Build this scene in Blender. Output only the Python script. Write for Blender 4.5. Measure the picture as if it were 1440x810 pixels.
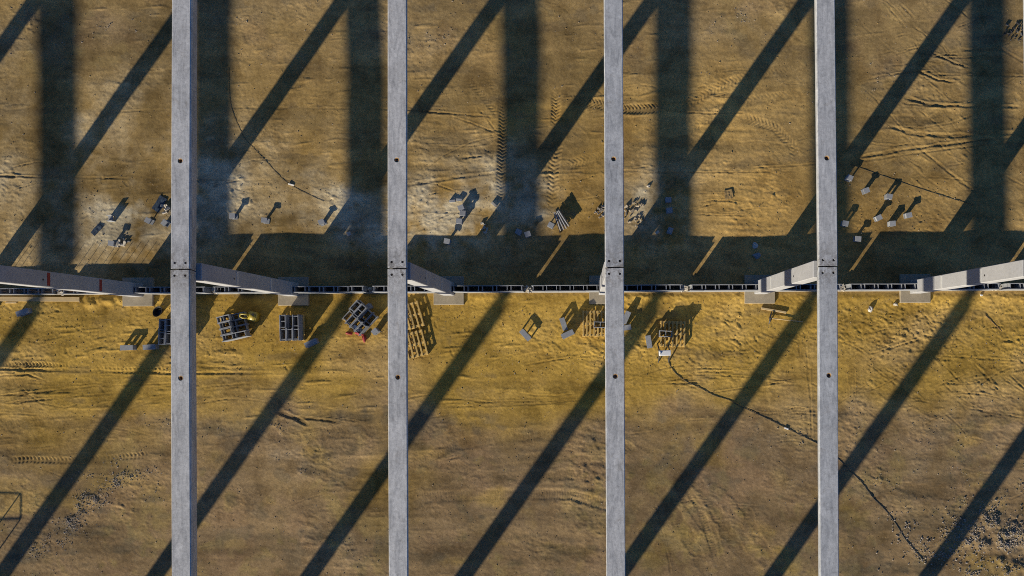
import bpy, bmesh, math, random
import numpy as np
from mathutils import Vector, Matrix, Euler

R = math.radians
for o in list(bpy.data.objects):
    bpy.data.objects.remove(o)
scene = bpy.context.scene
col = scene.collection

# ------------------------------------------------------------------ camera, sky, sun, exposure
HCAM = 26.42
ROLL = R(0.25)
cam_d = bpy.data.cameras.new('camera')
cam_d.sensor_width = 36.0
cam_d.lens = 24.0
cam_d.shift_x = (720 - 818.5) / 1440.0
cam_d.shift_y = (481 - 405) / 1440.0
cam_d.clip_end = 2000
cam = bpy.data.objects.new('camera', cam_d)
cam.location = (0, 0, HCAM)
cam.rotation_euler = (0, 0, -ROLL)
col.objects.link(cam)
scene.camera = cam

SLX, SLY = 2.065, 2.91                       # shadow run per metre of height, along +X and +Y
SUN_EL = math.atan(1 / math.hypot(SLX, SLY))
world = bpy.data.worlds.new('World')
scene.world = world
world.use_nodes = True
wn = world.node_tree.nodes
wl = world.node_tree.links
wn.clear()
sky = wn.new('ShaderNodeTexSky')
sky.sky_type = 'NISHITA'
sky.sun_disc = False
sky.sun_elevation = SUN_EL
sky.dust_density = 0.3
sky.ozone_density = 10.0
sky.sun_rotation = math.atan2(-SLX, -SLY) % (2 * math.pi)
bg = wn.new('ShaderNodeBackground')
bg.inputs['Strength'].default_value = 0.070
wo = wn.new('ShaderNodeOutputWorld')
wl.new(sky.outputs[0], bg.inputs['Color'])
wl.new(bg.outputs[0], wo.inputs['Surface'])

sun_d = bpy.data.lights.new('sun', 'SUN')
sun_d.energy = 5.0
sun_d.angle = R(0.55)
sun_d.color = (1.0, 0.90, 0.72)
sun = bpy.data.objects.new('sun', sun_d)
sun.location = (-20, -28, 20)
sun.rotation_euler = Vector((SLX, SLY, -1.0)).to_track_quat('-Z', 'Y').to_euler()
col.objects.link(sun)

vs = scene.view_settings
vs.view_transform = 'Standard'
vs.look = 'None'
vs.gamma = 1.0
vs.use_curve_mapping = False
vs.exposure = 0.55
scene.cycles.use_denoising = False
scene.cycles.max_bounces = 6
scene.cycles.filter_width = 1.0
scene.cycles.diffuse_bounces = 2

rnd = random.Random(7)
rng = np.random.default_rng(11)

# ------------------------------------------------------------------ photograph survey -> metres on site
GS = 960.0 / HCAM
_c, _s = math.cos(ROLL), math.sin(ROLL)
def P(px, py, z=0.0):
    """site position of a surveyed point at height z"""
    k = 960.0 / (HCAM - z)
    u, v = (px - 818.5) / k, (481 - py) / k
    return (u * _c + v * _s, -u * _s + v * _c)

# ------------------------------------------------------------------ helpers
def tag(o, label=None, cat=None, group=None, kind=None):
    if label: o['label'] = label
    if cat: o['category'] = cat
    if group: o['group'] = group
    if kind: o['kind'] = kind
    return o

def empty(name, loc=(0, 0, 0), rz=0.0):
    o = bpy.data.objects.new(name, None)
    o.empty_display_size = 0.2
    o.location = loc
    o.rotation_euler = (0, 0, rz)
    col.objects.link(o)
    return o

def mesh_obj(name, me, parent=None, loc=(0, 0, 0), rot=(0, 0, 0)):
    o = bpy.data.objects.new(name, me)
    o.location = loc
    o.rotation_euler = rot
    o.parent = parent
    col.objects.link(o)
    return o

class MB:
    """collects simple solids into one mesh"""
    def __init__(self):
        self.v, self.f = [], []
    def add(self, vs_, fs_):
        n = len(self.v)
        self.v += [tuple(p) for p in vs_]
        self.f += [tuple(i + n for i in f) for f in fs_]
        return self
    def box(self, c, s, rot=None, jit=0.0, r=rnd):
        vv = []
        for dx, dy, dz in ((-1,-1,-1),(1,-1,-1),(1,1,-1),(-1,1,-1),(-1,-1,1),(1,-1,1),(1,1,1),(-1,1,1)):
            p = Vector((dx * s[0] / 2, dy * s[1] / 2, dz * s[2] / 2))
            if jit: p += Vector((r.uniform(-jit, jit), r.uniform(-jit, jit), r.uniform(-jit, jit)))
            if rot: p = rot @ p
            vv.append(p + Vector(c))
        return self.add(vv, ((0,3,2,1),(4,5,6,7),(0,1,5,4),(1,2,6,5),(2,3,7,6),(3,0,4,7)))
    def tube(self, pts, rad, n=8, cap=True):
        pts = [Vector(p) for p in pts]
        rr = rad if isinstance(rad, (list, tuple)) else [rad] * len(pts)
        base = len(self.v)
        for i, p in enumerate(pts):
            d = (pts[min(i + 1, len(pts) - 1)] - pts[max(i - 1, 0)]).normalized()
            a = d.cross(Vector((0, 0, 1)))
            if a.length < 1e-3: a = d.cross(Vector((1, 0, 0)))
            a.normalize()
            b = d.cross(a).normalized()
            for k in range(n):
                t = 2 * math.pi * k / n
                self.v.append(tuple(p + (a * math.cos(t) + b * math.sin(t)) * rr[i]))
        for i in range(len(pts) - 1):
            for k in range(n):
                k2 = (k + 1) % n
                self.f.append((base + i*n + k, base + i*n + k2, base + (i+1)*n + k2, base + (i+1)*n + k))
        if cap:
            self.f.append(tuple(base + k for k in reversed(range(n))))
            self.f.append(tuple(base + (len(pts)-1)*n + k for k in range(n)))
        return self
    def mesh(self, name, mat, smooth=False, bevel=0.0):
        me = bpy.data.meshes.new(name)
        me.from_pydata(self.v, [], self.f)
        bm = bmesh.new()
        bm.from_mesh(me)
        bmesh.ops.recalc_face_normals(bm, faces=bm.faces)
        if bevel:
            bmesh.ops.bevel(bm, geom=list(bm.edges), offset=bevel, segments=1, affect='EDGES')
        bm.to_mesh(me)
        bm.free()
        me.materials.append(mat)
        if smooth:
            for p in me.polygons: p.use_smooth = True
        return me

# ------------------------------------------------------------------ materials
def new_mat(name):
    m = bpy.data.materials.new(name)
    m.use_nodes = True
    nt = m.node_tree
    b = nt.nodes['Principled BSDF']
    return m, nt, b

def nd(nt, t, **kw):
    n = nt.nodes.new(t)
    for k, v in kw.items(): setattr(n, k, v)
    return n

def noise(nt, vec, scale, detail=4, rough=0.6, dist=0.0):
    n = nt.nodes.new('ShaderNodeTexNoise')
    n.inputs['Scale'].default_value = scale
    n.inputs['Detail'].default_value = detail
    n.inputs['Roughness'].default_value = rough
    n.inputs['Distortion'].default_value = dist
    nt.links.new(vec, n.inputs['Vector'])
    return n.outputs['Fac']

def ramp(nt, fac, stops):
    r = nt.nodes.new('ShaderNodeValToRGB')
    e = r.color_ramp.elements
    while len(e) < len(stops): e.new(0.5)
    for el, (p, c) in zip(e, stops):
        el.position = p
        el.color = c if len(c) == 4 else (*c, 1)
    nt.links.new(fac, r.inputs['Fac'])
    return r.outputs['Color']

def mix(nt, fac, a, b, mode='MIX'):
    n = nt.nodes.new('ShaderNodeMix')
    n.data_type = 'RGBA'
    n.blend_type = mode
    for sock, val in ((n.inputs['Factor'], fac), (n.inputs['A'], a), (n.inputs['B'], b)):
        pass
    ins = {'Factor': n.inputs[0], 'A': n.inputs[6], 'B': n.inputs[7]}
    for key, val in (('Factor', fac), ('A', a), ('B', b)):
        if isinstance(val, (int, float)): ins[key].default_value = val
        elif isinstance(val, tuple): ins[key].default_value = val if len(val) == 4 else (*val, 1)
        else: nt.links.new(val, ins[key])
    return n.outputs[2]

def bump(nt, b, h, strength, dist):
    bn = nt.nodes.new('ShaderNodeBump')
    bn.inputs['Strength'].default_value = strength
    bn.inputs['Distance'].default_value = dist
    nt.links.new(h, bn.inputs['Height'])
    nt.links.new(bn.outputs['Normal'], b.inputs['Normal'])

def concrete(name, base, var=0.25, speck=0.35, stain=0.35, rough=0.9, scale=1.0, warm=(0.30, 0.25, 0.19)):
    m, nt, b = new_mat(name)
    tc = nd(nt, 'ShaderNodeTexCoord')
    oi = nd(nt, 'ShaderNodeObjectInfo')
    add = nd(nt, 'ShaderNodeVectorMath', operation='ADD')
    mul = nd(nt, 'ShaderNodeVectorMath', operation='SCALE')
    mul.inputs[0].default_value = (37.0, 91.0, 53.0)
    nt.links.new(oi.outputs['Random'], mul.inputs['Scale'])
    nt.links.new(tc.outputs['Object'], add.inputs[0])
    nt.links.new(mul.outputs[0], add.inputs[1])
    v = add.outputs[0]
    n1 = noise(nt, v, 0.9 * scale, 5, 0.62, 0.6)
    n2 = noise(nt, v, 9 * scale, 4, 0.7)
    n3 = noise(nt, v, 48 * scale, 2, 0.6)
    lo = tuple(c * (1 - var) for c in base)
    hi = tuple(min(1, c * (1 + var)) for c in base)
    c1 = ramp(nt, n1, [(0.3, lo), (0.7, hi)])
    c2 = mix(nt, speck, c1, ramp(nt, n2, [(0.3, tuple(c * 0.62 for c in base)), (0.68, tuple(min(1, c * 1.28) for c in base))]))
    st = ramp(nt, noise(nt, v, 2.3 * scale, 6, 0.75, 1.2), [(0.56, (0, 0, 0)), (0.72, (1, 1, 1))])
    c3 = mix(nt, st, c2, mix(nt, stain, c2, warm))
    if name == 'beam_concrete':
        mp = nd(nt, 'ShaderNodeMapping')
        mp.inputs['Scale'].default_value = (5.0, 0.9, 3.0)
        nt.links.new(v, mp.inputs['Vector'])
        blot = ramp(nt, noise(nt, mp.outputs[0], 1.0, 6, 0.7, 1.5), [(0.32, (0.66, 0.67, 0.69)), (0.5, (1, 1, 1)), (0.68, (1.26, 1.25, 1.23))])
        c3 = mix(nt, 0.9, c3, mix(nt, 1.0, c3, blot, 'MULTIPLY'))
        sm = ramp(nt, noise(nt, v, 4.5, 5, 0.8, 2.0), [(0.34, (0.72, 0.72, 0.72)), (0.46, (1, 1, 1)), (0.62, (1, 1, 1)), (0.72, (1.25, 1.25, 1.25))])
        c3 = mix(nt, 0.8, c3, mix(nt, 1.0, c3, sm, 'MULTIPLY'))
        tint = ramp(nt, oi.outputs['Random'], [(0.0, (0.86, 0.89, 0.93)), (0.35, (1.05, 1.04, 1.02)), (0.7, (0.96, 0.98, 1.01)), (1.0, (1.10, 1.07, 1.03))])
        c3 = mix(nt, 1.0, c3, tint, 'MULTIPLY')
        sx = nd(nt, 'ShaderNodeSeparateXYZ')
        nt.links.new(tc.outputs['Object'], sx.inputs[0])
        mr = nd(nt, 'ShaderNodeMapRange')
        mr.inputs['From Min'].default_value = 0.05; mr.inputs['From Max'].default_value = 0.75
        mr.inputs['To Min'].default_value = 1.0; mr.inputs['To Max'].default_value = 0.0
        nt.links.new(sx.outputs['Y'], mr.inputs['Value'])
        st2 = mix(nt, 1.0, ramp(nt, noise(nt, v, 7, 5, 0.75, 1.0), [(0.45, (0, 0, 0)), (0.6, (0.8, 0.8, 0.8))]), mr.outputs[0], 'MULTIPLY')
        c3 = mix(nt, st2, c3, (0.17, 0.15, 0.125))
    pits = ramp(nt, n3, [(0.26, (0.45, 0.45, 0.45)), (0.36, (1, 1, 1))])
    c4 = mix(nt, 1.0, c3, pits, 'MULTIPLY')
    nt.links.new(c4, b.inputs['Base Color'])
    b.inputs['Roughness'].default_value = rough
    b.inputs['Specular IOR Level'].default_value = 0.25
    bump(nt, b, noise(nt, v, 30 * scale, 4, 0.7), 0.25, 0.01)
    return m

M = {}
M['beam'] = concrete('beam_concrete', (0.475, 0.470, 0.455), 0.26, 0.46, 0.45, scale=1.3)
M['column'] = concrete('column_concrete', (0.36, 0.36, 0.365), 0.12, 0.25, 0.25)
M['footing'] = concrete('footing_concrete', (0.33, 0.28, 0.20), 0.22, 0.35, 0.4)
M['block'] = concrete('block_concrete', (0.275, 0.283, 0.292), 0.14, 0.4, 0.2, scale=2.5)
M['mortar'] = concrete('mortar', (0.44, 0.40, 0.33), 0.25, 0.4, 0.4, scale=3)

def plain(name, c, rough=0.6, var=0.2, scale=12, metal=0.0, dark=None):
    m, nt, b = new_mat(name)
    tc = nd(nt, 'ShaderNodeTexCoord')
    n = noise(nt, tc.outputs['Object'], scale, 5, 0.65)
    cc = ramp(nt, n, [(0.3, dark or tuple(x * (1 - var) for x in c)), (0.7, tuple(min(1, x * (1 + var)) for x in c))])
    nt.links.new(cc, b.inputs['Base Color'])
    b.inputs['Roughness'].default_value = rough
    b.inputs['Metallic'].default_value = metal
    return m

def wood(name, c, var=0.35):
    m, nt, b = new_mat(name)
    tc = nd(nt, 'ShaderNodeTexCoord')
    oi = nd(nt, 'ShaderNodeObjectInfo')
    mp = nd(nt, 'ShaderNodeMapping')
    mp.inputs['Scale'].default_value = (2.0, 30.0, 30.0)
    nt.links.new(tc.outputs['Object'], mp.inputs['Vector'])
    n = noise(nt, mp.outputs[0], 1.6, 5, 0.65, 0.8)
    cc = ramp(nt, n, [(0.28, tuple(x * (1 - var) for x in c)), (0.7, tuple(min(1, x * (1 + var * 0.6)) for x in c))])
    tint = ramp(nt, oi.outputs['Random'], [(0.0, (0.72, 0.70, 0.68)), (1.0, (1.1, 1.05, 0.95))])
    nt.links.new(mix(nt, 1.0, cc, tint, 'MULTIPLY'), b.inputs['Base Color'])
    b.inputs['Roughness'].default_value = 0.8
    bump(nt, b, n, 0.3, 0.005)
    return m

M['wood'] = wood('pallet_wood', (0.58, 0.40, 0.13))
M['plank'] = wood('plank_wood', (0.52, 0.40, 0.22), 0.25)
M['rust'] = plain('rusted_steel', (0.45, 0.27, 0.11), 0.85, 0.5, 20)
M['rebar'] = plain('rebar_steel', (0.14, 0.08, 0.05), 0.8, 0.4, 30)
M['plate_grey'] = plain('galvanised_plate', (0.50, 0.50, 0.49), 0.55, 0.12, 10)
M['plate_red'] = plain('red_primer_plate', (0.26, 0.035, 0.03), 0.6, 0.25, 9)
M['dark_steel'] = plain('dark_steel', (0.035, 0.034, 0.034), 0.55, 0.4, 15)
M['black'] = plain('black_rubber', (0.012, 0.013, 0.015), 0.6, 0.3, 10)
M['cable'] = plain('dusty_cable', (0.035, 0.034, 0.034), 0.6, 0.5, 8)
M['cable_pale'] = plain('dusty_hose', (0.05, 0.045, 0.035), 0.8, 0.5, 8)
M['yellow'] = plain('yellow_plastic', (0.36, 0.27, 0.035), 0.42, 0.12, 6)
M['red'] = plain('red_plastic', (0.27, 0.025, 0.03), 0.7, 0.25, 14)
M['white'] = plain('white_plastic', (0.72, 0.72, 0.70), 0.5, 0.1, 10)
M['sheet'] = plain('dark_blue_flat', (0.03, 0.045, 0.065), 0.5, 0.35, 10)
M['cork'] = plain('brown_fibreboard', (0.27, 0.18, 0.07), 0.9, 0.3, 16)

# ------------------------------------------------------------------ the ground: one sheet with real relief
X0, X1, Y0, Y1, STEP = -24.0, 18.6, -10.6, 14.6, 0.034
NX, NY = int(round((X1 - X0) / STEP)) + 1, int(round((Y1 - Y0) / STEP)) + 1
gx = np.linspace(X0, X1, NX); gy = np.linspace(Y0, Y1, NY)
GX, GY = np.meshgrid(gx, gy)
dxs, dys = (X1 - X0) / (NX - 1), (Y1 - Y0) / (NY - 1)
# survey coordinates of each grid point (photograph pixels at ground level)
UU = GX * _c - GY * _s; VV = GX * _s + GY * _c
PX = (818.5 + UU * GS).astype(np.float32); PY = (481 - VV * GS).astype(np.float32)

kx = np.fft.rfftfreq(NX, dxs); ky = np.fft.fftfreq(NY, dys)
KX, KY = np.meshgrid(kx, ky)
def grf(lx, ly=None, sharp=2.0, ang=0.0):
    """gaussian random field with correlation lengths lx, ly (m), unit variance"""
    ly = lx if ly is None else ly
    a = KX * math.cos(ang) + KY * math.sin(ang); b = -KX * math.sin(ang) + KY * math.cos(ang)
    k2 = (a * lx) ** 2 + (b * ly) ** 2
    filt = 1.0 / (1.0 + k2 * 6.0) ** sharp
    w = rng.standard_normal((NY, NX))
    f = np.fft.irfft2(np.fft.rfft2(w) * filt, s=(NY, NX))
    f -= f.mean()
    return (f / f.std()).astype(np.float32)
def sstep(a, b, x):
    t = np.clip((x - a) / (b - a), 0, 1)
    return t * t * (3 - 2 * t)

warp1, warp2 = grf(3.0), grf(3.0)
n_big, n_mid, n_mid2, n_small = grf(4.5), grf(1.2), grf(0.6), grf(0.22, sharp=1.6)
n_fine = grf(0.045, sharp=1.6)
n_tiny = grf(0.075, 0.036, sharp=2.0, ang=R(-20))
clod1 = np.clip(grf(0.075, sharp=2.2) - 0.9, 0, 1.3)
clod2 = np.clip(grf(0.16, 0.07, sharp=2.2, ang=R(-25)) - 1.0, 0, 1.3)
scuff = np.clip(grf(0.45, 0.07, sharp=2.0, ang=R(3)) - 1.2, 0, 1.2)
scuff2 = np.clip(grf(0.30, 0.06, sharp=2.0, ang=R(-38)) - 1.2, 0, 1.2)
n_str = grf(4.0, 0.16, sharp=1.7)
n_str2 = grf(2.2, 0.10, sharp=1.5, ang=R(-4))
n_str3 = grf(1.5, 0.09, sharp=1.5, ang=R(35))
wx, wy = PX + 22 * warp1 + 7 * n_mid2, PY + 14 * warp2 + 6 * n_mid2

def blob(px, py, rx, ry, soft=1.0, ang=0.0):
    ca, sa = math.cos(ang), math.sin(ang)
    a, b = wx - px, wy - py
    u, v = (a * ca + b * sa) / rx, (-a * sa + b * ca) / ry
    return np.exp(-(u * u + v * v) * soft)

south = sstep(408, 418, PY)                                   # south of the wall
strip = south * (1 - sstep(535, 590, wy))                     # trodden sand along the wall
lower = sstep(545, 605, wy + 0.0 * wx)                        # compacted grey brown ground
lower = np.clip(lower - 0.9 * blob(70, 610, 130, 75) - 0.75 * blob(1330, 560, 150, 55) - 0.5 * blob(1110, 590, 70, 35)
                - 0.5 * blob(700, 575, 110, 30), 0, 1)
upper = 1 - sstep(395, 405, PY)
top_grey = upper * (1 - sstep(60, 140, wy)) * 0.6
dust = np.clip(blob(190, 310, 75, 48) + 1.1 * blob(300, 275, 34, 55) + 0.9 * blob(640, 300, 90, 45) + 0.85 * blob(900, 300, 48, 40)
               + 0.7 * blob(745, 300, 30, 40) + 0.5 * blob(510, 300, 40, 40) + 0.4 * blob(460, 320, 90, 25)
               + 0.32 * blob(110, 230, 160, 130) + 0.25 * blob(640, 250, 120, 60) + 0.2 * blob(400, 260, 120, 60), 0, 1)
dust = np.clip(1.25 * dust * (0.8 + 0.35 * n_mid + 0.35 * n_mid2 + 0.2 * n_small), 0, 1)
ochre = np.clip(blob(215, 345, 50, 20) + 0.8 * blob(1110, 280, 90, 60) + 0.9 * blob(820, 290, 60, 60) + 0.8 * blob(1230, 300, 80, 40)
                + 0.5 * blob(620, 265, 80, 8), 0, 1)
gravel = np.clip(1.1 * blob(1400, 775, 70, 34) + 1.0 * blob(120, 722, 75, 18, ang=R(-32)) + 0.7 * blob(305, 588, 60, 14)
                 + 0.55 * blob(430, 590, 70, 16) + 0.5 * blob(420, 640, 50, 30) + 0.5 * blob(620, 75, 60, 32) + 0.5 * blob(1040, 60, 50, 25)
                 + 0.5 * blob(1250, 95, 40, 30) + 0.45 * blob(530, 790, 60, 25) + 0.4 * blob(1070, 625, 60, 14) + 0.45 * blob(920, 640, 40, 30)
                 + 0.5 * blob(10, 95, 30, 35) + 0.45 * blob(1300, 660, 120, 60) + 0.35 * blob(150, 40, 120, 30) + 0.4 * blob(30, 720, 50, 30)
                 + 0.4 * blob(340, 20, 90, 25) + 0.4 * blob(1160, 590, 60, 12), 0, 1.2)
gravel = np.clip(gravel * (0.7 + 0.5 * n_mid2 + 0.3 * n_small), 0, 1)

hgt = np.zeros((NY, NX), np.float32)
hgt += 0.022 * n_big + 0.008 * n_mid
hgt += (0.0022 + 0.0010 * lower) * n_mid2
rough = 0.0014 + 0.0016 * strip * (1 - sstep(490, 530, wy)) + 0.0010 * gravel + 0.0009 * (ochre + dust)
patch = np.clip(0.6 + 0.7 * n_mid, 0.05, 2.0)
dense = strip * (1 - sstep(478, 515, wy) * 0.75)
hgt += rough * patch * n_small * 0.6
pt2 = np.clip(0.60 + 0.30 * n_mid2 + 0.45 * n_mid, 0.05, 2.0)
hgt += (0.0012 + 0.0028 * dense + 0.0016 * (dust + ochre) + 0.0018 * gravel + 0.0004 * lower) * n_tiny * pt2
hgt += (0.0040 + 0.0065 * dense + 0.008 * (dust + ochre) + 0.006 * gravel) * clod1 * pt2
hgt += (0.0025 + 0.008 * dense + 0.004 * ochre) * clod2 * pt2
hgt += (0.012 * upper + 0.010 * (1 - lower) * south + 0.006 * lower) * scuff * np.clip(0.4 + 0.8 * warp1, 0, 1.6)
hgt += (0.012 * np.clip(blob(1310, 200, 130, 110) + blob(1330, 500, 140, 90) + 0.6 * blob(830, 230, 120, 90), 0, 1)) * scuff2
hgt += (0.0010 + 0.0014 * dense + 0.0014 * gravel) * n_fine
streak = (0.35 + 0.65 * np.clip(upper * sstep(120, 190, PY) + (1 - strip) * south * 0.5 + strip * sstep(500, 520, PY), 0, 1))
hgt += 0.0022 * streak * n_str * np.clip(0.5 + 0.7 * warp2, 0.1, 2) + 0.0016 * streak * n_str2 * np.clip(0.3 + n_mid, 0, 2)
hgt += 0.0022 * n_str3 * blob(1310, 220, 110, 80) + 0.0016 * n_str3 * blob(1330, 520, 130, 60)
# clods and scuffs: sharp little crests
crest = np.abs(grf(0.35, 0.22, sharp=1.8, ang=R(20)))
hgt += (0.002 * strip + 0.0012) * np.clip(0.22 - crest, 0, 1) / 0.22 * np.clip(n_mid, 0, 1.5) * (1 - sstep(500, 560, wy) * 0.6)
# dimples: footprints
for i in range(150):
    r_ = rng.random()
    if r_ < 0.7: px, py = rng.uniform(0, 1440), rng.uniform(420, 520)
    elif r_ < 0.85: px, py = rng.uniform(0, 1440), rng.uniform(250, 335)
    else: px, py = rng.uniform(0, 1440), rng.uniform(0, 810)
    x, y = P(px, py); a = rng.uniform(0, math.pi); d_ = rng.uniform(0.004, 0.011)
    i0, i1 = int((x - X0 - .4) / dxs), int((x - X0 + .4) / dxs); j0, j1 = int((y - Y0 - .4) / dys), int((y - Y0 + .4) / dys)
    if i0 < 0 or j0 < 0 or i1 >= NX or j1 >= NY: continue
    xx, yy = GX[j0:j1, i0:i1] - x, GY[j0:j1, i0:i1] - y
    u = (xx * math.cos(a) + yy * math.sin(a)) / 0.15; v = (-xx * math.sin(a) + yy * math.cos(a)) / 0.06
    q = u * u + v * v
    hgt[j0:j1, i0:i1] += (-d_ * np.exp(-q * q) + 0.45 * d_ * np.exp(-(np.sqrt(q) - 1.35) ** 2 * 7)).astype(np.float32)

wet = np.zeros((NY, NX), np.float32)          # turned, damper soil along fresh cuts
def track(pts, width, depth, lug=0.0, pitch=0.14, chev=0.6, edge=0.35, fade=0.6, damp=0.0, wob=0.0):
    """press a wheel track or a groove into the ground along surveyed points"""
    W = [np.array(P(*p)) for p in pts]
    s0 = 0.0
    tot = sum(np.linalg.norm(W[i + 1] - W[i]) for i in range(len(W) - 1))
    best = None
    xs = [w[0] for w in W]; ys = [w[1] for w in W]
    m = width * 1.6 + 0.15
    i0, i1 = max(0, int((min(xs) - m - X0) / dxs)), min(NX, int((max(xs) + m - X0) / dxs) + 1)
    j0, j1 = max(0, int((min(ys) - m - Y0) / dys)), min(NY, int((max(ys) + m - Y0) / dys) + 1)
    if i1 - i0 < 2 or j1 - j0 < 2: return
    gxx, gyy = GX[j0:j1, i0:i1], GY[j0:j1, i0:i1]
    D = np.full(gxx.shape, 1e9); LAT = np.zeros(gxx.shape); S = np.zeros(gxx.shape)
    for i in range(len(W) - 1):
        a, b = W[i], W[i + 1]; d = b - a; L = np.linalg.norm(d)
        if L < 1e-6: continue
        d = d / L
        t = np.clip((gxx - a[0]) * d[0] + (gyy - a[1]) * d[1], 0, L)
        qx, qy = gxx - (a[0] + d[0] * t), gyy - (a[1] + d[1] * t)
        dist = np.hypot(qx, qy)
        lat = qx * -d[1] + qy * d[0]
        mk = dist < D
        D = np.where(mk, dist, D); LAT = np.where(mk, np.sign(lat) * dist, LAT); S = np.where(mk, s0 + t, S)
        s0 += L
    if wob: D = np.abs(D + wob * n_mid2[j0:j1, i0:i1] * 0.0 + wob * n_small[j0:j1, i0:i1])
    hw = width / 2
    env = 1 - sstep(hw * 0.75, hw * 1.1, D)
    en = sstep(0, fade, S) * (1 - sstep(tot - fade, tot, S)) if fade else 1.0
    en = en * np.clip(0.75 + 0.4 * n_mid[j0:j1, i0:i1], 0.15, 1.4)
    z = -depth * env + edge * depth * np.exp(-((D - hw * 1.2) / (hw * 0.3 + 0.02)) ** 2)
    if lug:
        ph = (S + chev * np.abs(LAT)) / pitch
        saw = np.abs((ph % 1.0) - 0.5) * 2
        z = z + lug * (sstep(0.35, 0.65, saw) - 0.5) * env
    hgt[j0:j1, i0:i1] += (z * en).astype(np.float32)
    wet[j0:j1, i0:i1] = np.maximum(wet[j0:j1, i0:i1], (damp * env * en).astype(np.float32))

# chevron tyre prints
for p in ([(707, 125), (708, 180), (705, 240), (704, 300)],):
    track(p, 0.36, 0.016, 0.034, 0.13, 0.7, damp=0.2)
track([(655, 108), (680, 135), (706, 168)], 0.30, 0.012, 0.030, 0.14, 0.8)
track([(684, 104), (697, 128), (708, 150)], 0.26, 0.012, 0.028, 0.14, 0.8)
track([(781, 120), (782, 150), (780, 185)], 0.36, 0.014, 0.030, 0.13, 0.8)
track([(795, 138), (840, 146), (880, 154), (935, 152)], 0.42, 0.016, 0.034, 0.14, 0.9)
track([(790, 235), (830, 222), (880, 216)], 0.42, 0.014, 0.026, 0.15, 0.9)
track([(785, 190), (779, 235), (776, 300)], 0.45, 0.012, 0.022, 0.16, 0.6)
track([(880, 205), (940, 165), (985, 137), (1015, 120), (1050, 108), (1150, 96)], 0.34, 0.005, 0.008, 0.15, 0.8, fade=1.6)
track([(880, 240), (950, 195), (1000, 165), (1060, 140), (1150, 128)], 0.34, 0.004, 0.005, 0.15, 0.8, fade=1.6)
track([(1040, 166), (1060, 170), (1090, 180), (1115, 205), (1120, 235)], 0.38, 0.007, 0.013, 0.15, 0.8)
track([(10, 648), (35, 646), (100, 648), (180, 642), (215, 639)], 0.26, 0.010, 0.026, 0.15, 0.7)
track([(75, 695), (140, 697)], 0.30, 0.006, 0.010, 0.10, 0.5)
track([(0, 514), (60, 513), (110, 517)], 0.22, 0.010, 0.026, 0.13, 0.9)
track([(120, 518), (180, 521), (245, 520)], 0.20, 0.010, 0.022, 0.16, 0.9)
track([(570, 655), (640, 625), (720, 612), (800, 612), (880, 628), (950, 680), (1000, 750), (1020, 815)], 0.5, 0.006, 0.004, 0.09, 0.2, damp=0.25)
track([(580, 700), (700, 695), (800, 695), (870, 715)], 0.45, 0.010, 0.005, 0.10, 0.2)
track([(880, 610), (940, 650), (985, 715), (1010, 790)], 0.30, 0.005, 0.005, 0.10, 0.3, damp=0.25)
track([(560, 720), (690, 660), (800, 650)], 0.35, 0.006, 0.006, 0.08, 0.2)
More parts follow.
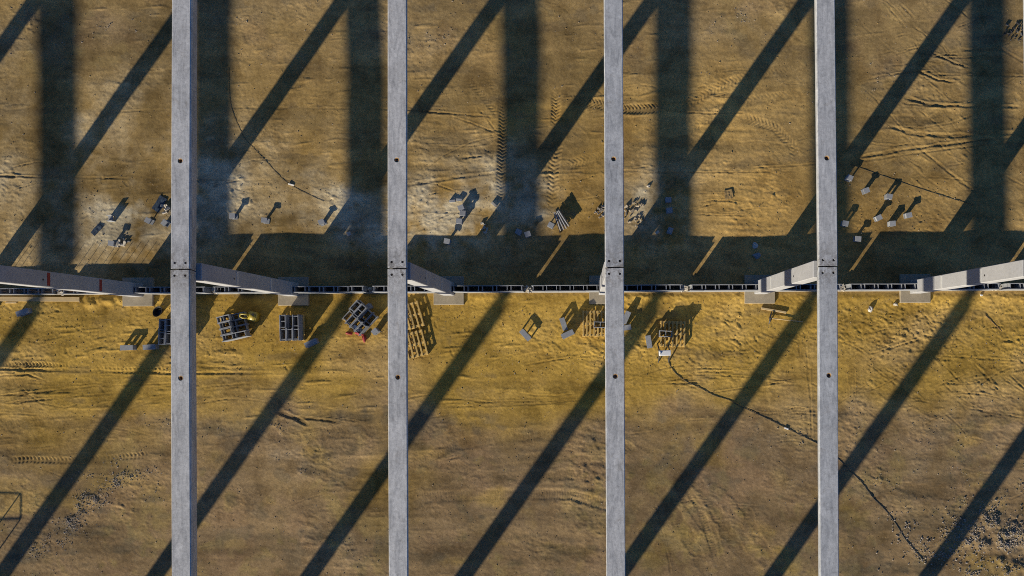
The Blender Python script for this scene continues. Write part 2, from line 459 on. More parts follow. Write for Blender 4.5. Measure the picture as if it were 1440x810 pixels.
# long wheel lines and scrapes
for p, w, d, dm in (
        ([(-40, 246), (60, 249), (150, 250), (300, 253)], 0.11, 0.018, 0.5), ([(160, 157), (250, 153)], 0.10, 0.012, 0.3),
        ([(320, 151), (440, 152), (560, 154), (700, 165)], 0.10, 0.014, 0.4), ([(575, 204), (650, 206), (690, 203)], 0.07, 0.008, 0.1),
        ([(645, 118), (675, 155), (702, 190)], 0.06, 0.014, 0.3), ([(640, 222), (690, 219)], 0.10, 0.012, 0.3),
        ([(560, 262), (640, 250), (700, 243), (900, 240)], 0.16, 0.012, 0.3), ([(270, 254), (420, 253), (520, 296)], 0.06, 0.006, 0.2),
        ([(895, 243), (1000, 243), (1130, 241)], 0.07, 0.012, 0.4), ([(1195, 223), (1280, 209), (1370, 198), (1460, 190)], 0.14, 0.018, 0.2),
        ([(1200, 228), (1290, 215), (1380, 204), (1460, 198)], 0.10, 0.012, 0.1), ([(1270, 135), (1300, 146), (1340, 149), (1440, 150)], 0.18, 0.016, 0.2),
        ([(1245, 175), (1285, 188), (1340, 191), (1440, 186)], 0.20, 0.016, 0.1), ([(1280, 95), (1320, 113), (1360, 116)], 0.12, 0.014, 0.2),
        ([(1300, 70), (1345, 90), (1370, 98)], 0.12, 0.014, 0.2), ([(1310, 105), (1450, 107)], 0.10, 0.012, 0.2), ([(1345, 70), (1410, 70), (1450, 92)], 0.14, 0.012, 0.2),
        ([(1290, 205), (1345, 250), (1400, 290)], 0.12, 0.012, 0.1), ([(1310, 195), (1360, 235)], 0.10, 0.010, 0.1), ([(1400, 240), (1450, 265)], 0.12, 0.014, 0.2),
        ([(1250, 205), (1300, 240)], 0.10, 0.010, 0.1), ([(1260, 0), (1290, 30)], 0.12, 0.010, 0.1), ([(1240, 0), (1275, 40)], 0.12, 0.010, 0.1),
        ([(-40, 518), (100, 521), (240, 525), (420, 524)], 0.14, 0.020, 0.2), ([(-40, 529), (40, 527), (70, 537)], 0.12, 0.014, 0.2),
        ([(-40, 560), (60, 551), (130, 543), (250, 539)], 0.09, 0.016, 0.5), ([(-40, 572), (60, 562), (170, 552)], 0.08, 0.012, 0.4),
        ([(0, 470), (60, 478), (110, 480)], 0.10, 0.014, 0.3), ([(60, 660), (110, 680)], 0.09, 0.010, 0.1), ([(100, 668), (160, 672)], 0.10, 0.012, 0.3),
        ([(170, 578), (240, 556)], 0.10, 0.010, 0.1), ([(275, 515), (400, 520)], 0.10, 0.012, 0.1), ([(280, 545), (360, 538)], 0.10, 0.010, 0.2),
        ([(620, 572), (700, 570), (800, 566)], 0.10, 0.012, 0.5), ([(640, 560), (690, 566), (830, 563)], 0.08, 0.012, 0.4), ([(590, 590), (650, 580)], 0.08, 0.010, 0.3),
        ([(960, 517), (1060, 519)], 0.07, 0.010, 0.0), ([(965, 523), (1060, 522)], 0.06, 0.010, 0.0), ([(970, 530), (1055, 533)], 0.06, 0.010, 0.0),
        ([(900, 540), (990, 538)], 0.10, 0.012, 0.2), ([(1124, 484), (1125, 512)], 0.07, 0.016, 0.2), ([(1133, 480), (1140, 560), (1142, 620)], 0.10, 0.008, 0.0),
        ([(1195, 512), (1193, 560)], 0.06, 0.010, 0.1), ([(1202, 508), (1202, 570)], 0.06, 0.010, 0.0), ([(1240, 515), (1290, 545)], 0.08, 0.010, 0.0),
        ([(1320, 500), (1440, 508)], 0.10, 0.012, 0.0), ([(1360, 500), (1410, 555)], 0.08, 0.010, 0.0), ([(1215, 500), (1300, 475)], 0.09, 0.010, 0.0),
        ([(1180, 215), (1210, 220)], 0.1, 0.01, 0.1), ([(385, 575), (420, 590), (440, 600)], 0.22, 0.022, 0.9), ([(410, 586), (480, 593)], 0.16, 0.014, 0.9),
        ([(620, 648), (655, 640)], 0.10, 0.012, 0.5), ([(920, 706), (935, 760), (945, 815)], 0.08, 0.012, 0.5)):
    track(p, w * 0.85, d * 0.9, edge=0.8, fade=0.5, damp=dm, wob=0.014)
for p, w in (([(430, 830), (540, 720), (660, 655), (800, 640), (930, 690), (1010, 830)], 0.45), ([(380, 830), (500, 700), (640, 625), (820, 605), (970, 660), (1075, 830)], 0.45),
             ([(560, 640), (700, 672), (860, 668), (1000, 640)], 0.40), ([(-40, 600), (150, 590), (400, 612), (620, 600), (900, 575), (1150, 585)], 0.5),
             ([(-40, 640), (200, 628), (420, 655), (700, 745), (900, 800)], 0.45), ([(880, 600), (960, 640), (1040, 700), (1100, 830)], 0.40),
             ([(1180, 640), (1280, 690), (1440, 700)], 0.4), ([(-40, 120), (250, 105), (560, 118), (900, 95), (1150, 100)], 0.5), ([(-40, 190), (300, 185), (640, 215), (960, 200), (1150, 215)], 0.45),
             ([(-40, 215), (300, 212), (600, 240), (860, 262)], 0.45), ([(1180, 165), (1300, 170), (1460, 130)], 0.4), ([(1180, 185), (1300, 200), (1460, 165)], 0.4),
             ([(-40, 535), (200, 548), (500, 530), (860, 545)], 0.45)):
    track(p, w, 0.006, 0.003, 0.11, 0.5, edge=0.4, fade=1.5, damp=0.30, wob=0.05)
# many thin scrapes
def scrape(n, bx, angs, L0, L1, w=(0.035, 0.075), d=(0.005, 0.012), curve=0.25):
    for _ in range(n):
        px, py = rng.uniform(bx[0], bx[2]), rng.uniform(bx[1], bx[3])
        a = R(rng.choice(angs) + rng.normal(0, 7)); L = rng.uniform(L0, L1) * GS; c = rng.normal(0, curve)
        pts = []
        for t in (-0.5, -0.17, 0.17, 0.5):
            aa = a + c * t
            pts.append((px + L * t * math.cos(aa), py - L * t * math.sin(aa)))
        track(pts, rng.uniform(*w), rng.uniform(*d), edge=0.8, fade=0.25, damp=rng.uniform(0, 0.25), wob=0.008)
scrape(46, (1185, 60, 1440, 320), (-40, -35, 5, 12, 0), 0.5, 3.2)
scrape(16, (1185, 0, 1440, 80), (-50, -40, 20), 0.5, 2.0)
scrape(40, (1185, 440, 1440, 600), (-40, 25, -5, -30), 0.4, 2.4, d=(0.004, 0.010))
scrape(40, (880, 430, 1150, 560), (0, 3, -30, 85), 0.3, 1.6, d=(0.004, 0.009))
scrape(60, (0, 120, 1150, 330), (0, 2, -2, 4), 0.5, 4.0, d=(0.004, 0.012))
scrape(50, (0, 500, 1150, 620), (2, 4, -2, 8), 0.5, 3.5, d=(0.004, 0.012))
scrape(40, (0, 600, 1440, 810), (5, 0, 15, -10), 0.5, 2.5, d=(0.003, 0.008))
scrape(70, (0, 418, 1440, 510), (30, -30, 0, 60), 0.15, 0.6, w=(0.03, 0.06), d=(0.005, 0.011))
scrape(40, (0, 0, 1150, 140), (0, 20, -20), 0.3, 1.5, d=(0.003, 0.009))
# loose bank against the wall and heaps
bank = np.exp(-((PY - 418) / 6.0) ** 2) * (0.5 + 0.5 * n_mid)
hgt += (0.030 * np.clip(bank, 0, 1.2) * south).astype(np.float32)
hgt += (0.09 * np.exp(-(((PX - 143) / 30) ** 2 + ((PY - 424) / 8) ** 2)) * (1 + 0.5 * n_small)).astype(np.float32)
pile = blob(1400, 778, 62, 26) + 0.55 * blob(120, 722, 62, 11, ang=R(-32)) + 0.3 * blob(405, 590, 22, 7)
hgt += (0.07 * np.clip(pile, 0, 1.2) * (1 + 0.35 * n_small)).astype(np.float32)
# keep the edge of the modelled sheet level
ef = np.minimum.reduce([sstep(0, 1.5, GX - X0), sstep(0, 1.5, X1 - GX), sstep(0, 1.5, GY - Y0), sstep(0, 1.5, Y1 - GY)])
hgt *= ef.astype(np.float32)

def gz(x, y):
    i = min(max((x - X0) / dxs, 0), NX - 1.001); j = min(max((y - Y0) / dys, 0), NY - 1.001)
    if not (X0 < x < X1 and Y0 < y < Y1): return 0.0
    a, b = int(i), int(j); fx, fy = i - a, j - b
    return float((hgt[b, a] * (1 - fx) + hgt[b, a + 1] * fx) * (1 - fy) + (hgt[b + 1, a] * (1 - fx) + hgt[b + 1, a + 1] * fx) * fy)

def lerp(c, d, t): return c + (np.array(d, np.float32) - c) * np.clip(t, 0, 1)[..., None]
tone_n = grf(2.6, 1.3); tone_n2 = grf(1.1, 0.5)
ragged = wy + 38 * n_mid + 16 * n_mid2 + 40 * tone_n
ochre_s = south * (1 - sstep(470, 700, ragged)) ** 1.0
cl = np.empty((NY, NX, 3), np.float32); cl[:] = (0.340, 0.233, 0.104)
cl = lerp(cl, (0.412, 0.266, 0.066), ochre_s)
cl = lerp(cl, (0.255, 0.178, 0.106), lower * 0.95 * (1 - 0.75 * ochre_s))
cl = lerp(cl, (0.285, 0.208, 0.120), top_grey * np.clip(0.7 + 0.5 * tone_n, 0, 1))
cl = lerp(cl, (0.380, 0.240, 0.085), ochre * 0.85)
cl = lerp(cl, (0.395, 0.250, 0.080), np.clip(0.75 * upper * blob(800, 240, 420, 130) * (0.6 + 0.5 * tone_n2), 0, 0.8))
cl = lerp(cl, (0.500, 0.435, 0.335), dust * 0.92)
cl = lerp(cl, (0.215, 0.180, 0.140), gravel * 0.55)
cl = lerp(cl, (0.160, 0.115, 0.075), np.clip(0.7 * tone_n + 0.7 * tone_n2 + 0.25 * n_small - 0.45, 0, 1) * 0.55 * np.clip(lower + 0.15, 0, 1))
cl = lerp(cl, (0.390, 0.265, 0.090), np.clip(0.7 * grf(1.6, 0.9) + 0.6 * grf(0.7, 0.4) + 0.2 * n_small - 0.7, 0, 1) * 0.6 * lower)
streakc = np.clip(0.5 + 0.5 * (0.6 * n_str + 0.5 * n_str2), -0.4, 1.4)
cl *= (0.90 + 0.13 * streakc)[..., None]
cl *= (1.0 + 0.07 * tone_n + 0.08 * tone_n2 + 0.08 * n_big + 0.07 * n_mid + 0.06 * n_mid2 + 0.05 * n_small)[..., None]
cl = lerp(cl, (0.33, 0.24, 0.10), np.clip(n_mid2 * n_mid - 0.5, 0, 1) * 0.35 * lower)
cl = lerp(cl, (0.13, 0.10, 0.065), np.clip(grf(1.6, 0.30) + 0.4 * n_small - 0.9, 0, 1) * 0.65 * lower + np.clip(grf(0.8, 0.2) + 0.4 * n_small - 1.2, 0, 1) * 0.4)
cl = lerp(cl, (0.11, 0.075, 0.035), wet * 0.75)
cl = lerp(cl, (0.31, 0.20, 0.13), np.clip(grf(0.9) * 0.6 + 0.5 * n_mid2 - 0.5, 0, 1) * 0.35 * (lower + top_grey))
cl = lerp(cl, (0.33, 0.25, 0.09), np.clip(grf(0.7) * 0.6 + 0.5 * n_small - 0.6, 0, 1) * 0.35 * (lower + top_grey))
cl = lerp(cl, (0.14, 0.115, 0.085), np.clip(grf(0.5, 0.3) + 0.6 * n_small - 1.0, 0, 1) * 0.45 * np.clip(lower + top_grey + 0.3, 0, 1))
cl = np.clip(cl * np.array((1.08, 1.07, 0.93), np.float32), 0.02, 0.8)

def build_ground():
    nv = NX * NY
    co = np.empty((nv + 16, 3), np.float32)
    co[:nv, 0] = GX.ravel(); co[:nv, 1] = GY.ravel(); co[:nv, 2] = hgt.ravel()
    B = 420.0
    xs, ys = [-B, X0, X1, B], [-B, Y0, Y1, B]
    for j in range(4):
        for i in range(4):
            co[nv + j * 4 + i] = (xs[i], ys[j], 0)
    idx = np.arange(nv).reshape(NY, NX)
    q = np.stack([idx[:-1, :-1], idx[:-1, 1:], idx[1:, 1:], idx[1:, :-1]], -1).reshape(-1, 4)
    oq = [(nv + j*4 + i, nv + j*4 + i + 1, nv + (j+1)*4 + i + 1, nv + (j+1)*4 + i) for j in range(3) for i in range(3) if not (i == 1 and j == 1)]
    q = np.concatenate([q, np.array(oq)]).astype(np.int32)
    me = bpy.data.meshes.new('ground')
    me.vertices.add(len(co)); me.vertices.foreach_set('co', co.ravel())
    me.loops.add(q.size); me.loops.foreach_set('vertex_index', q.ravel())
    me.polygons.add(len(q))
    me.polygons.foreach_set('loop_start', np.arange(0, q.size, 4, dtype=np.int32))
    me.polygons.foreach_set('use_smooth', np.ones(len(q), bool))
    me.update(calc_edges=True)
    at = me.color_attributes.new('soil', 'FLOAT_COLOR', 'POINT')
    ca = np.ones((len(co), 4), np.float32); ca[:, :3] = (0.28, 0.19, 0.09)
    ca[:nv, :3] = cl.reshape(-1, 3)
    at.data.foreach_set('color', ca.ravel())
    m, nt, b = new_mat('soil')
    a = nd(nt, 'ShaderNodeAttribute', attribute_name='soil')
    tc = nd(nt, 'ShaderNodeTexCoord')
    v = tc.outputs['Object']
    g1 = ramp(nt, noise(nt, v, 7, 6, 0.75), [(0.28, (0.74, 0.73, 0.72)), (0.72, (1.25, 1.24, 1.22))])
    g2 = ramp(nt, noise(nt, v, 30, 4, 0.8), [(0.27, (0.66, 0.64, 0.62)), (0.5, (1, 1, 1)), (0.74, (1.30, 1.31, 1.33))])
    c = mix(nt, 1.0, a.outputs['Color'], g1, 'MULTIPLY')
    c = mix(nt, 1.0, c, g2, 'MULTIPLY')
    mot = ramp(nt, noise(nt, v, 0.9, 8, 0.62, 0.6), [(0.34, (0.72, 0.70, 0.68)), (0.5, (1, 1, 1)), (0.66, (1.16, 1.16, 1.14))])
    c = mix(nt, 1.0, c, mot, 'MULTIPLY')
    pit = ramp(nt, noise(nt, v, 19, 3, 0.75, 0.4), [(0.30, (0.42, 0.40, 0.38)), (0.37, (1, 1, 1))])
    c = mix(nt, 1.0, c, pit, 'MULTIPLY')
    grit = ramp(nt, noise(nt, v, 24, 2, 0.6), [(0.66, (0, 0, 0)), (0.74, (0.5, 0.5, 0.5))])
    c = mix(nt, grit, c, (0.40, 0.35, 0.27))
    nt.links.new(c, b.inputs['Base Color'])
    b.inputs['Roughness'].default_value = 1.0
    b.inputs['Specular IOR Level'].default_value = 0.05
    bump(nt, b, noise(nt, v, 15, 6, 0.8), 0.5, 0.011)
    me.materials.append(m)
    return tag(mesh_obj('ground', me), kind='structure')
build_ground()

# ------------------------------------------------------------------ concrete frame
BAY, XK = 6.0, 0.866
def colx(k): return XK + BAY * (k - 4)
YM = 2.065; SPAN = 20.3
ZT = 6.83; BD = 0.62; BW = 0.53; BT = 0.165
CW, CD = 0.43, 0.50

def beam_mesh(name, length):
    """tapered precast beam, cast top with sunk lifting sleeves; origin at the joint, running +Y, underside z=0"""
    mb = MB()
    ch = 0.02
    prof = [(-BW/2 + BT, 0), (BW/2 - BT, 0), (BW/2, BD - 0.10), (BW/2, BD - ch), (BW/2 - ch, BD), (-BW/2 + ch, BD), (-BW/2, BD - ch), (-BW/2, BD - 0.10)]
    n = len(prof)
    vsx = [(x, y, z) for y in (0.012, length - 0.012) for x, z in prof]
    fs = [tuple(range(n)), tuple(n + i for i in reversed(range(n)))] + [(i, (i + 1) % n, n + (i + 1) % n, n + i) for i in range(n)]
    mb.add(vsx, fs)
    o = mesh_obj('tmp_beam', mb.mesh(name, M['beam']))
    cut = MB()
    cut.tube([(-0.01, 3.02, BD - 0.14), (-0.01, 3.02, BD + 0.1)], 0.072, 16)
    cut.tube([(-0.01, length - 3.02, BD - 0.14), (-0.01, length - 3.02, BD + 0.1)], 0.072, 16)
    for yy in (0.17, length - 0.17):
        for sx in (-0.15, 0.15):
            cut.tube([(sx, yy, BD - 0.08), (sx, yy, BD + 0.1)], 0.036, 12)
    c = mesh_obj('tmp_cut', cut.mesh('cut', M['beam']))
    md = o.modifiers.new('b', 'BOOLEAN'); md.object = c; md.operation = 'DIFFERENCE'; md.solver = 'EXACT'
    bpy.context.view_layer.update()
    me = bpy.data.meshes.new_from_object(o.evaluated_get(bpy.context.evaluated_depsgraph_get()))
    me.name = name
    bpy.data.objects.remove(o); bpy.data.objects.remove(c)
    return me

def ring_mesh(name, r0, r1, h, mat, n=16):
    mb = MB(); vv = []; ff = []
    for r, z in ((r0, 0), (r1, 0), (r1, h), (r0, h)):
        vv += [(r * math.cos(2*math.pi*i/n), r * math.sin(2*math.pi*i/n), z) for i in range(n)]
    for a in range(4):
        b = (a + 1) % 4
        for i in range(n):
            ff.append((a*n + i, a*n + (i+1) % n, b*n + (i+1) % n, b*n + i))
    return mb.add(vv, ff).mesh(name, mat)

me_beam = beam_mesh('roof_beam', SPAN / 2)          # placed as half-span members meeting on the column
me_beam_full = beam_mesh('roof_beam_full', SPAN)
me_sleeve = ring_mesh('lifting_sleeve', 0.050, 0.0715, 0.128, M['rust'])
me_bolt = MB().tube([(0, 0, 0), (0, 0, 0.05)], 0.014, 8).mesh('dowel', M['rust'])

KS = range(-3, 8)
def place_words(k):
    return {-3: 'far beyond the left edge', -2: 'well beyond the left edge', -1: 'beyond the left edge', 0: 'just past the left edge',
            1: 'leftmost, with red plates', 2: 'over the stack with the yellow can', 3: 'over the two empty pallets', 4: 'right of the picture centre',
            5: 'right of the pickaxe', 6: 'just past the right edge', 7: 'beyond the right edge'}[k]
for k in KS:
    x = colx(k)
    for side in (1, -1):
        dxy = {('j', 1): 0.0}.get(('j', side), 0.0)
        o = mesh_obj('roof_beam', me_beam_full, None, (x + {2: -.03, 4: .043, 5: -.015}.get(k, 0) + rnd.uniform(-.006, .006), YM + (0.008 if side > 0 else 0) * rnd.random(), ZT), (0, 0, 0))
        if side < 0:
            o.rotation_euler = (0, 0, math.pi + rnd.uniform(-.0006, .0006))
        else:
            o.rotation_euler = (-0.015, 0, rnd.uniform(-.0008, .0008))
        where = 'upper' if side > 0 else 'lower'
        lab = {2: 'left one of the four in view', 3: 'second of the four from the left', 4: 'third of the four from the left', 5: 'right one of the four in view'}
        tag(o, 'concrete roof beam running to the %s edge, %s' % ('top' if side > 0 else 'bottom', lab.get(k, place_words(k))), 'beam', 'precast roof beams', 'thing')
        for yy in (3.02, SPAN - 3.02):
            mesh_obj('lifting_sleeve', me_sleeve, o, (-0.01, yy, BD - 0.139))
        for yy in (0.17, SPAN - 0.17):
            for sx in (-.15, .15):
                mesh_obj('dowel_bolt', me_bolt, o, (sx, yy, BD - 0.079))

def shaft_mesh(name, h):
    mb = MB().box((0, 0, h / 2), (CW, CD, h))
    me = mb.mesh(name, M['column'], bevel=0.018)
    return me
me_shaft = shaft_mesh('column_shaft', ZT - 0.012)
FT = 0.10
me_foot = MB().box((0, -0.055, FT / 2 - 0.2), (1.17, 1.10, FT + 0.4)).mesh('footing', M['footing'], bevel=0.012)
def plate_mesh(mat):
    return MB().box((0, 0, 0), (0.012, CD - 0.09, 0.12)).mesh('plate', mat)
me_pg, me_pr = plate_mesh(M['plate_grey']), plate_mesh(M['plate_red'])
me_tie = MB().tube([(-0.006, 0, 0), (0.006, 0, 0)], 0.03, 10).mesh('tie_hole_plug', M['dark_steel'])
row_words = {0: 'wall row', 1: 'row below the picture', 2: 'row above the picture'}
colname = {1: 'concrete column with two red plates at the left picture edge',
           2: 'concrete column leaning away right of the leftmost beam, shaded face towards us',
           3: 'concrete column beside the two empty pallets',
           4: 'concrete column almost hidden under the third beam',
           5: 'sunlit concrete column crossed by shadow bands, left of the rightmost beam',
           6: 'sunlit concrete column crossed by shadow bands at the right picture edge'}
for row, yy in ((0, YM), (1, YM - SPAN), (2, YM + SPAN)):
    for k in KS:
        if row == 2 and not (1 <= k <= 6): continue
        e = empty('concrete_column', (colx(k), yy, 0))
        lab = colname.get(k) if row == 0 and k in colname else 'concrete column of the %s, %s' % (row_words[row], place_words(k).replace('leftmost, with red plates', 'left of the leftmost beam'))
        tag(e, lab, 'column', 'concrete columns of the hall frame', 'thing')
        drop = 0.0
        s = mesh_obj('shaft', me_shaft, e, (0, 0, 0))
        if row == 2: s.scale = (1, 1, (ZT - 0.33) / ZT)
        mesh_obj('footing', me_foot, e, (0, 0, 0))
        if row == 0:
            pm = me_pr if k == 1 else me_pg
            for zz in (2.42, 4.76):
                for sx in (-1, 1):
                    p = mesh_obj('steel_plate', pm, e, (sx * (CW / 2 + 0.002), 0, zz))
                    if k == 1: p['label'] = 'red painted steel plate'
            for sx in (-1, 1):
                mesh_obj('tie_plug', me_tie, e, (sx * (CW / 2 + 0.001), -0.03, 4.98))

# ------------------------------------------------------------------ shuttering blocks
BL, BH, BTK = 0.49, 0.195, 0.235
SH = 0.025
def block_mesh(name, L, webs):
    mb = MB()
    for s in (-1, 1):
        mb.box((0, s * (BTK - SH) / 2, BH / 2), (L, SH, BH), None, 0.003)
    for w in webs:
        mb.box((w, 0, BH / 2 - 0.004), (SH, BTK - 2 * SH - 0.001, BH - 0.02), None, 0.002)
    return mb.mesh(name, M['block'])
me_wall_blocks = [block_mesh('wall_block', BL, (-0.182, 0.182)) for _ in range(4)]
me_full = [block_mesh('full_block', BL, (-0.2305, 0, 0.2305)) for _ in range(4)]
me_half1 = block_mesh('half_block_one_web', 0.225, (0.0,))
me_half2 = block_mesh('half_block_two_webs', 0.225, (-0.085, 0.085))
me_half3 = block_mesh('half_block_end_web', 0.225, (-0.05,))

# walls: one per bay between the columns, a gap left half way
baywords = {-1: 'beyond the left picture edge', 0: 'low single course wall with starter bars at the left edge', 1: 'behind the yellow can',
            2: 'behind the stack with the red bag', 3: 'behind the lone grey block', 4: 'behind the work stand',
            5: 'at the right, beyond the white stone', 6: 'past the right picture edge'}
me_gb = {}
for k in range(-1, 7):
    xa, xb = colx(k) + CW / 2 + 0.012, colx(k + 1) - CW / 2 - 0.012
    xm = (xa + xb) / 2 + 0.08
    e = empty('block_wall', ((xa + xb) / 2, YM - 0.03, 0))
    lab = 'grey hollow block wall with a gap half way, ' + baywords[k]
    if k == 0: lab = 'low single course hollow block wall with starter bars at the left edge'
    tag(e, lab, 'wall', 'hollow block walls between the columns', 'thing')
    ox = (xa + xb) / 2
    if 'gb' not in me_gb:
        me_gb['gb'] = MB().box((0, 0, -0.10), (xb - xa, 0.25, 0.40)).mesh('ground_beam', M['footing'], bevel=0.008)
    mesh_obj('ground_beam', me_gb['gb'], e, (0, 0, 0))
    courses = 1 if k in (-1, 0) else 3
    g = 0.15
    for c in range(courses):
        z = 0.104 + 0.2 * c
        for side in (-1, 1):
            x_in = xm - g if side < 0 else xm + g
            x_out = xa if side < 0 else xb
            L = abs(x_out - x_in); n = 5; p = L / n
            for i in range(n):
                xx = x_in + (side) * p * (i + 0.5)
                b = mesh_obj('block', me_wall_blocks[(i * 7 + c * 3 + k) % 4], e, (xx - ox, rnd.uniform(-.004, .004), z), (0, 0, (0 if rnd.random() < .5 else math.pi) + rnd.uniform(-.006, .006)))
                b.scale = (p / BL * 0.985, 1, 1)
    # mortar slopped in the gap
    mb = MB()
    for i in range(9):
        mb.box((xm - ox + rnd.uniform(-.14, .14), rnd.uniform(-.09, .09), 0.125 + rnd.uniform(0, .05)), (rnd.uniform(.06, .16), rnd.uniform(.06, .12), rnd.uniform(.05, .09)),
               Euler((rnd.uniform(-.3, .3), rnd.uniform(-.3, .3), rnd.uniform(0, 3))).to_matrix(), 0.015)
    mesh_obj('mortar_fill', mb.mesh('mortar_fill', M['mortar']), e)
    bars = []
    if k == 0:
        bars = [xa - ox + 0.25 + 0.30 * i for i in range(18)]
        zt = 0.62
    elif k >= 1:
        bars = []
    if k == 0:
        me_bar = MB().tube([(0, 0, 0), (0.004, 0, 0.3), (0, 0, 0.58)], 0.008, 6).mesh('starter_bar', M['rebar'])
        for bx in bars:
            mesh_obj('starter_bar', me_bar, e, (bx + rnd.uniform(-.05, .05), rnd.uniform(-.05, .05), 0.06), (rnd.uniform(-.05, .05), rnd.uniform(-.05, .05), 0))

# ------------------------------------------------------------------ loose blocks
def lowest(x, y, r=0.12):
    return min(gz(x + a, y + b) for a in (-r, 0, r) for b in (-r, 0, r))
def lay_block(px, py, ang, me, label, group, z=None, pose='face', ztop=0.22):
    x, y = P(px, py, ztop)
    zz = lowest(x, y) + 0.004 if z is None else z
    o = mesh_obj('concrete_block', me, None)
    if pose == 'face':                 # a big face up
        o.matrix_world = Matrix.Translation((x, y, zz + BTK / 2)) @ Matrix.Rotation(R(ang), 4, 'Z') @ Matrix.Rotation(R(90), 4, 'X') @ Matrix.Translation((0, 0, -BH / 2))
    elif pose == 'end':                # standing on its end
        L = BL if me in me_full else 0.225
        o.matrix_world = Matrix.Translation((x, y, zz + L / 2)) @ Matrix.Rotation(R(ang), 4, 'Z') @ Matrix.Rotation(R(90), 4, 'Y') @ Matrix.Translation((0, 0, -BH / 2))
    else:                              # as laid in the wall, cells up
        o.matrix_world = Matrix.Translation((x, y, zz)) @ Matrix.Rotation(R(ang), 4, 'Z')
    o.rotation_euler.rotate_axis('X', rnd.uniform(-.04, .04)); o.rotation_euler.rotate_axis('Y', rnd.uniform(-.03, .03))
    if z is None: o.location.z -= rnd.uniform(0.004, 0.018)
    tag(o, label, 'block', group)
    return o
g1 = 'loose blocks south of the wall'
lay_block(738.6, 471, -48.8, me_full[0], 'lone grey hollow block lying slanted, its shadow showing two windows', g1)
lay_block(792.4, 455.6, -74, me_full[1], 'grey hollow block lying nearly upright in the picture beside the half shaded pallet', g1)
lay_block(798.2, 470, 25, me_full[2], 'lower of two stacked grey blocks left of the half shaded pallet', g1, ztop=0.25)
_b = lay_block(798.2, 470, 26, me_full[3], 'upper of two stacked grey blocks left of the half shaded pallet', g1, ztop=0.47)
_b.location.z += BTK + 0.002
lay_block(912.6, 480.5, -82, me_full[0], 'grey block lying left of the white work stand', g1)
lay_block(177.5, 489, 0, me_full[1], 'sunlit grey block lying left of the shaded stack under the leftmost beam', g1)
lay_block(209.8, 488, 3, me_full[2], 'shaded bluish block lying next to the sunlit one by the leftmost beam', g1)
lay_block(436.6, 482.4, 24, me_full[3], 'shaded bluish block lying right of the middle pallet stack', g1)
lay_block(30.6, 439, 18, me_full[0], 'shaded bluish block near the timber planks at the left edge', g1)
lay_block(526.6, 466, 40, me_half2, 'lower of two stacked half blocks right of the stack with the red bag', g1, ztop=0.3)
_b = lay_block(526.6, 466, 42, me_half2, 'upper of two stacked half blocks right of the stack with the red bag', g1, ztop=0.47)
_b.location.z += BTK + 0.002
lay_block(517.6, 431, 35, me_half1, 'shaded half block behind the stack with the red bag', g1)
lay_block(880.5, 446.5, 65, me_full[2], 'grey block peeping out right of the third beam above another', g1)
lay_block(878.5, 461, 8, me_full[3], 'grey block peeping out right of the third beam below another', g1)

g2 = 'half blocks scattered on the ground inside the hall'
halfs = [
    (1195.4, 249.7, -25, me_half2, 'half block half shaded by the beam, topmost of the right scattered group'),
    (1219, 267.4, 18, me_half1, 'half block with a thin stemmed shadow, second from top of the right scattered group'),
    (1251.5, 275.9, -8, me_half2, 'half block casting a wide shadow, third from top of the right scattered group'),
    (1236.6, 305.9, 28, me_half3, 'slanted half block in the middle of the right scattered group'),
    (1255.9, 313.9, 5, me_half2, 'half block right of the slanted one in the right scattered group'),
    (1278.8, 302.2, 10, me_half3, 'rightmost half block of the right scattered group'),
    (1189.3, 313.9, -12, me_half2, 'half block in shade beside the rightmost beam'),
    (1207.2, 335.6, -4, me_half3, 'bottom half block of the right scattered group, at the wall shadow edge'),
    (326, 303.5, 2, me_half1, 'half block at the shadow edge right of the leftmost beam'),
    (371, 309.5, -5, me_half3, 'half block alone on sunlit soil between the first two beams'),
    (451.5, 312, 22, me_half1, 'slanted half block right of two others between the first two beams'),
    (628.4, 339, -10, me_half1, 'half block with its top lit in the wall shadow, below a row of blocks'),
    (645.5, 311, -4, me_half2, 'half block with bright edge, lower of the row of three'),
    (650.5, 300, -5, me_half2, 'half block with bright edge, middle of the row of three'),
    (648, 292, 20, me_half1, 'half block, upper of the row of three'),
    (774.6, 316.5, -28, me_half2, 'half block beside the bundle of laths'),
    (729, 326, -30, me_half2, 'shaded half block left of another in the broad beam shadow'),
    (742, 329, 20, me_half1, 'shaded half block right of another in the broad beam shadow'),
    (940, 280.7, 0, me_half2, 'shaded bluish half block, upper of a pair right of the third beam'),
    (941.4, 295.6, 5, me_half2, 'shaded bluish half block, lower of a pair right of the third beam'),
    (942.6, 324, 70, me_half1, 'shaded half block by the wall shadow edge right of the third beam'),
    (155.5, 342, -6, me_half1, 'half block with long thin shadow among the rubble on the left'),
    (206.8, 310, -30, me_half1, 'tilted half block by the dark flat piece left of the first beam'),
    (230, 313, 50, me_half2, 'half block partly under the leftmost beam'),
]
for px, py, a, me, lab in halfs:
    lay_block(px, py, a, me, lab, g2)
lay_block(152.5, 306, 5, me_half1, 'small half block standing upright among the rubble on the left', g2, pose='end')

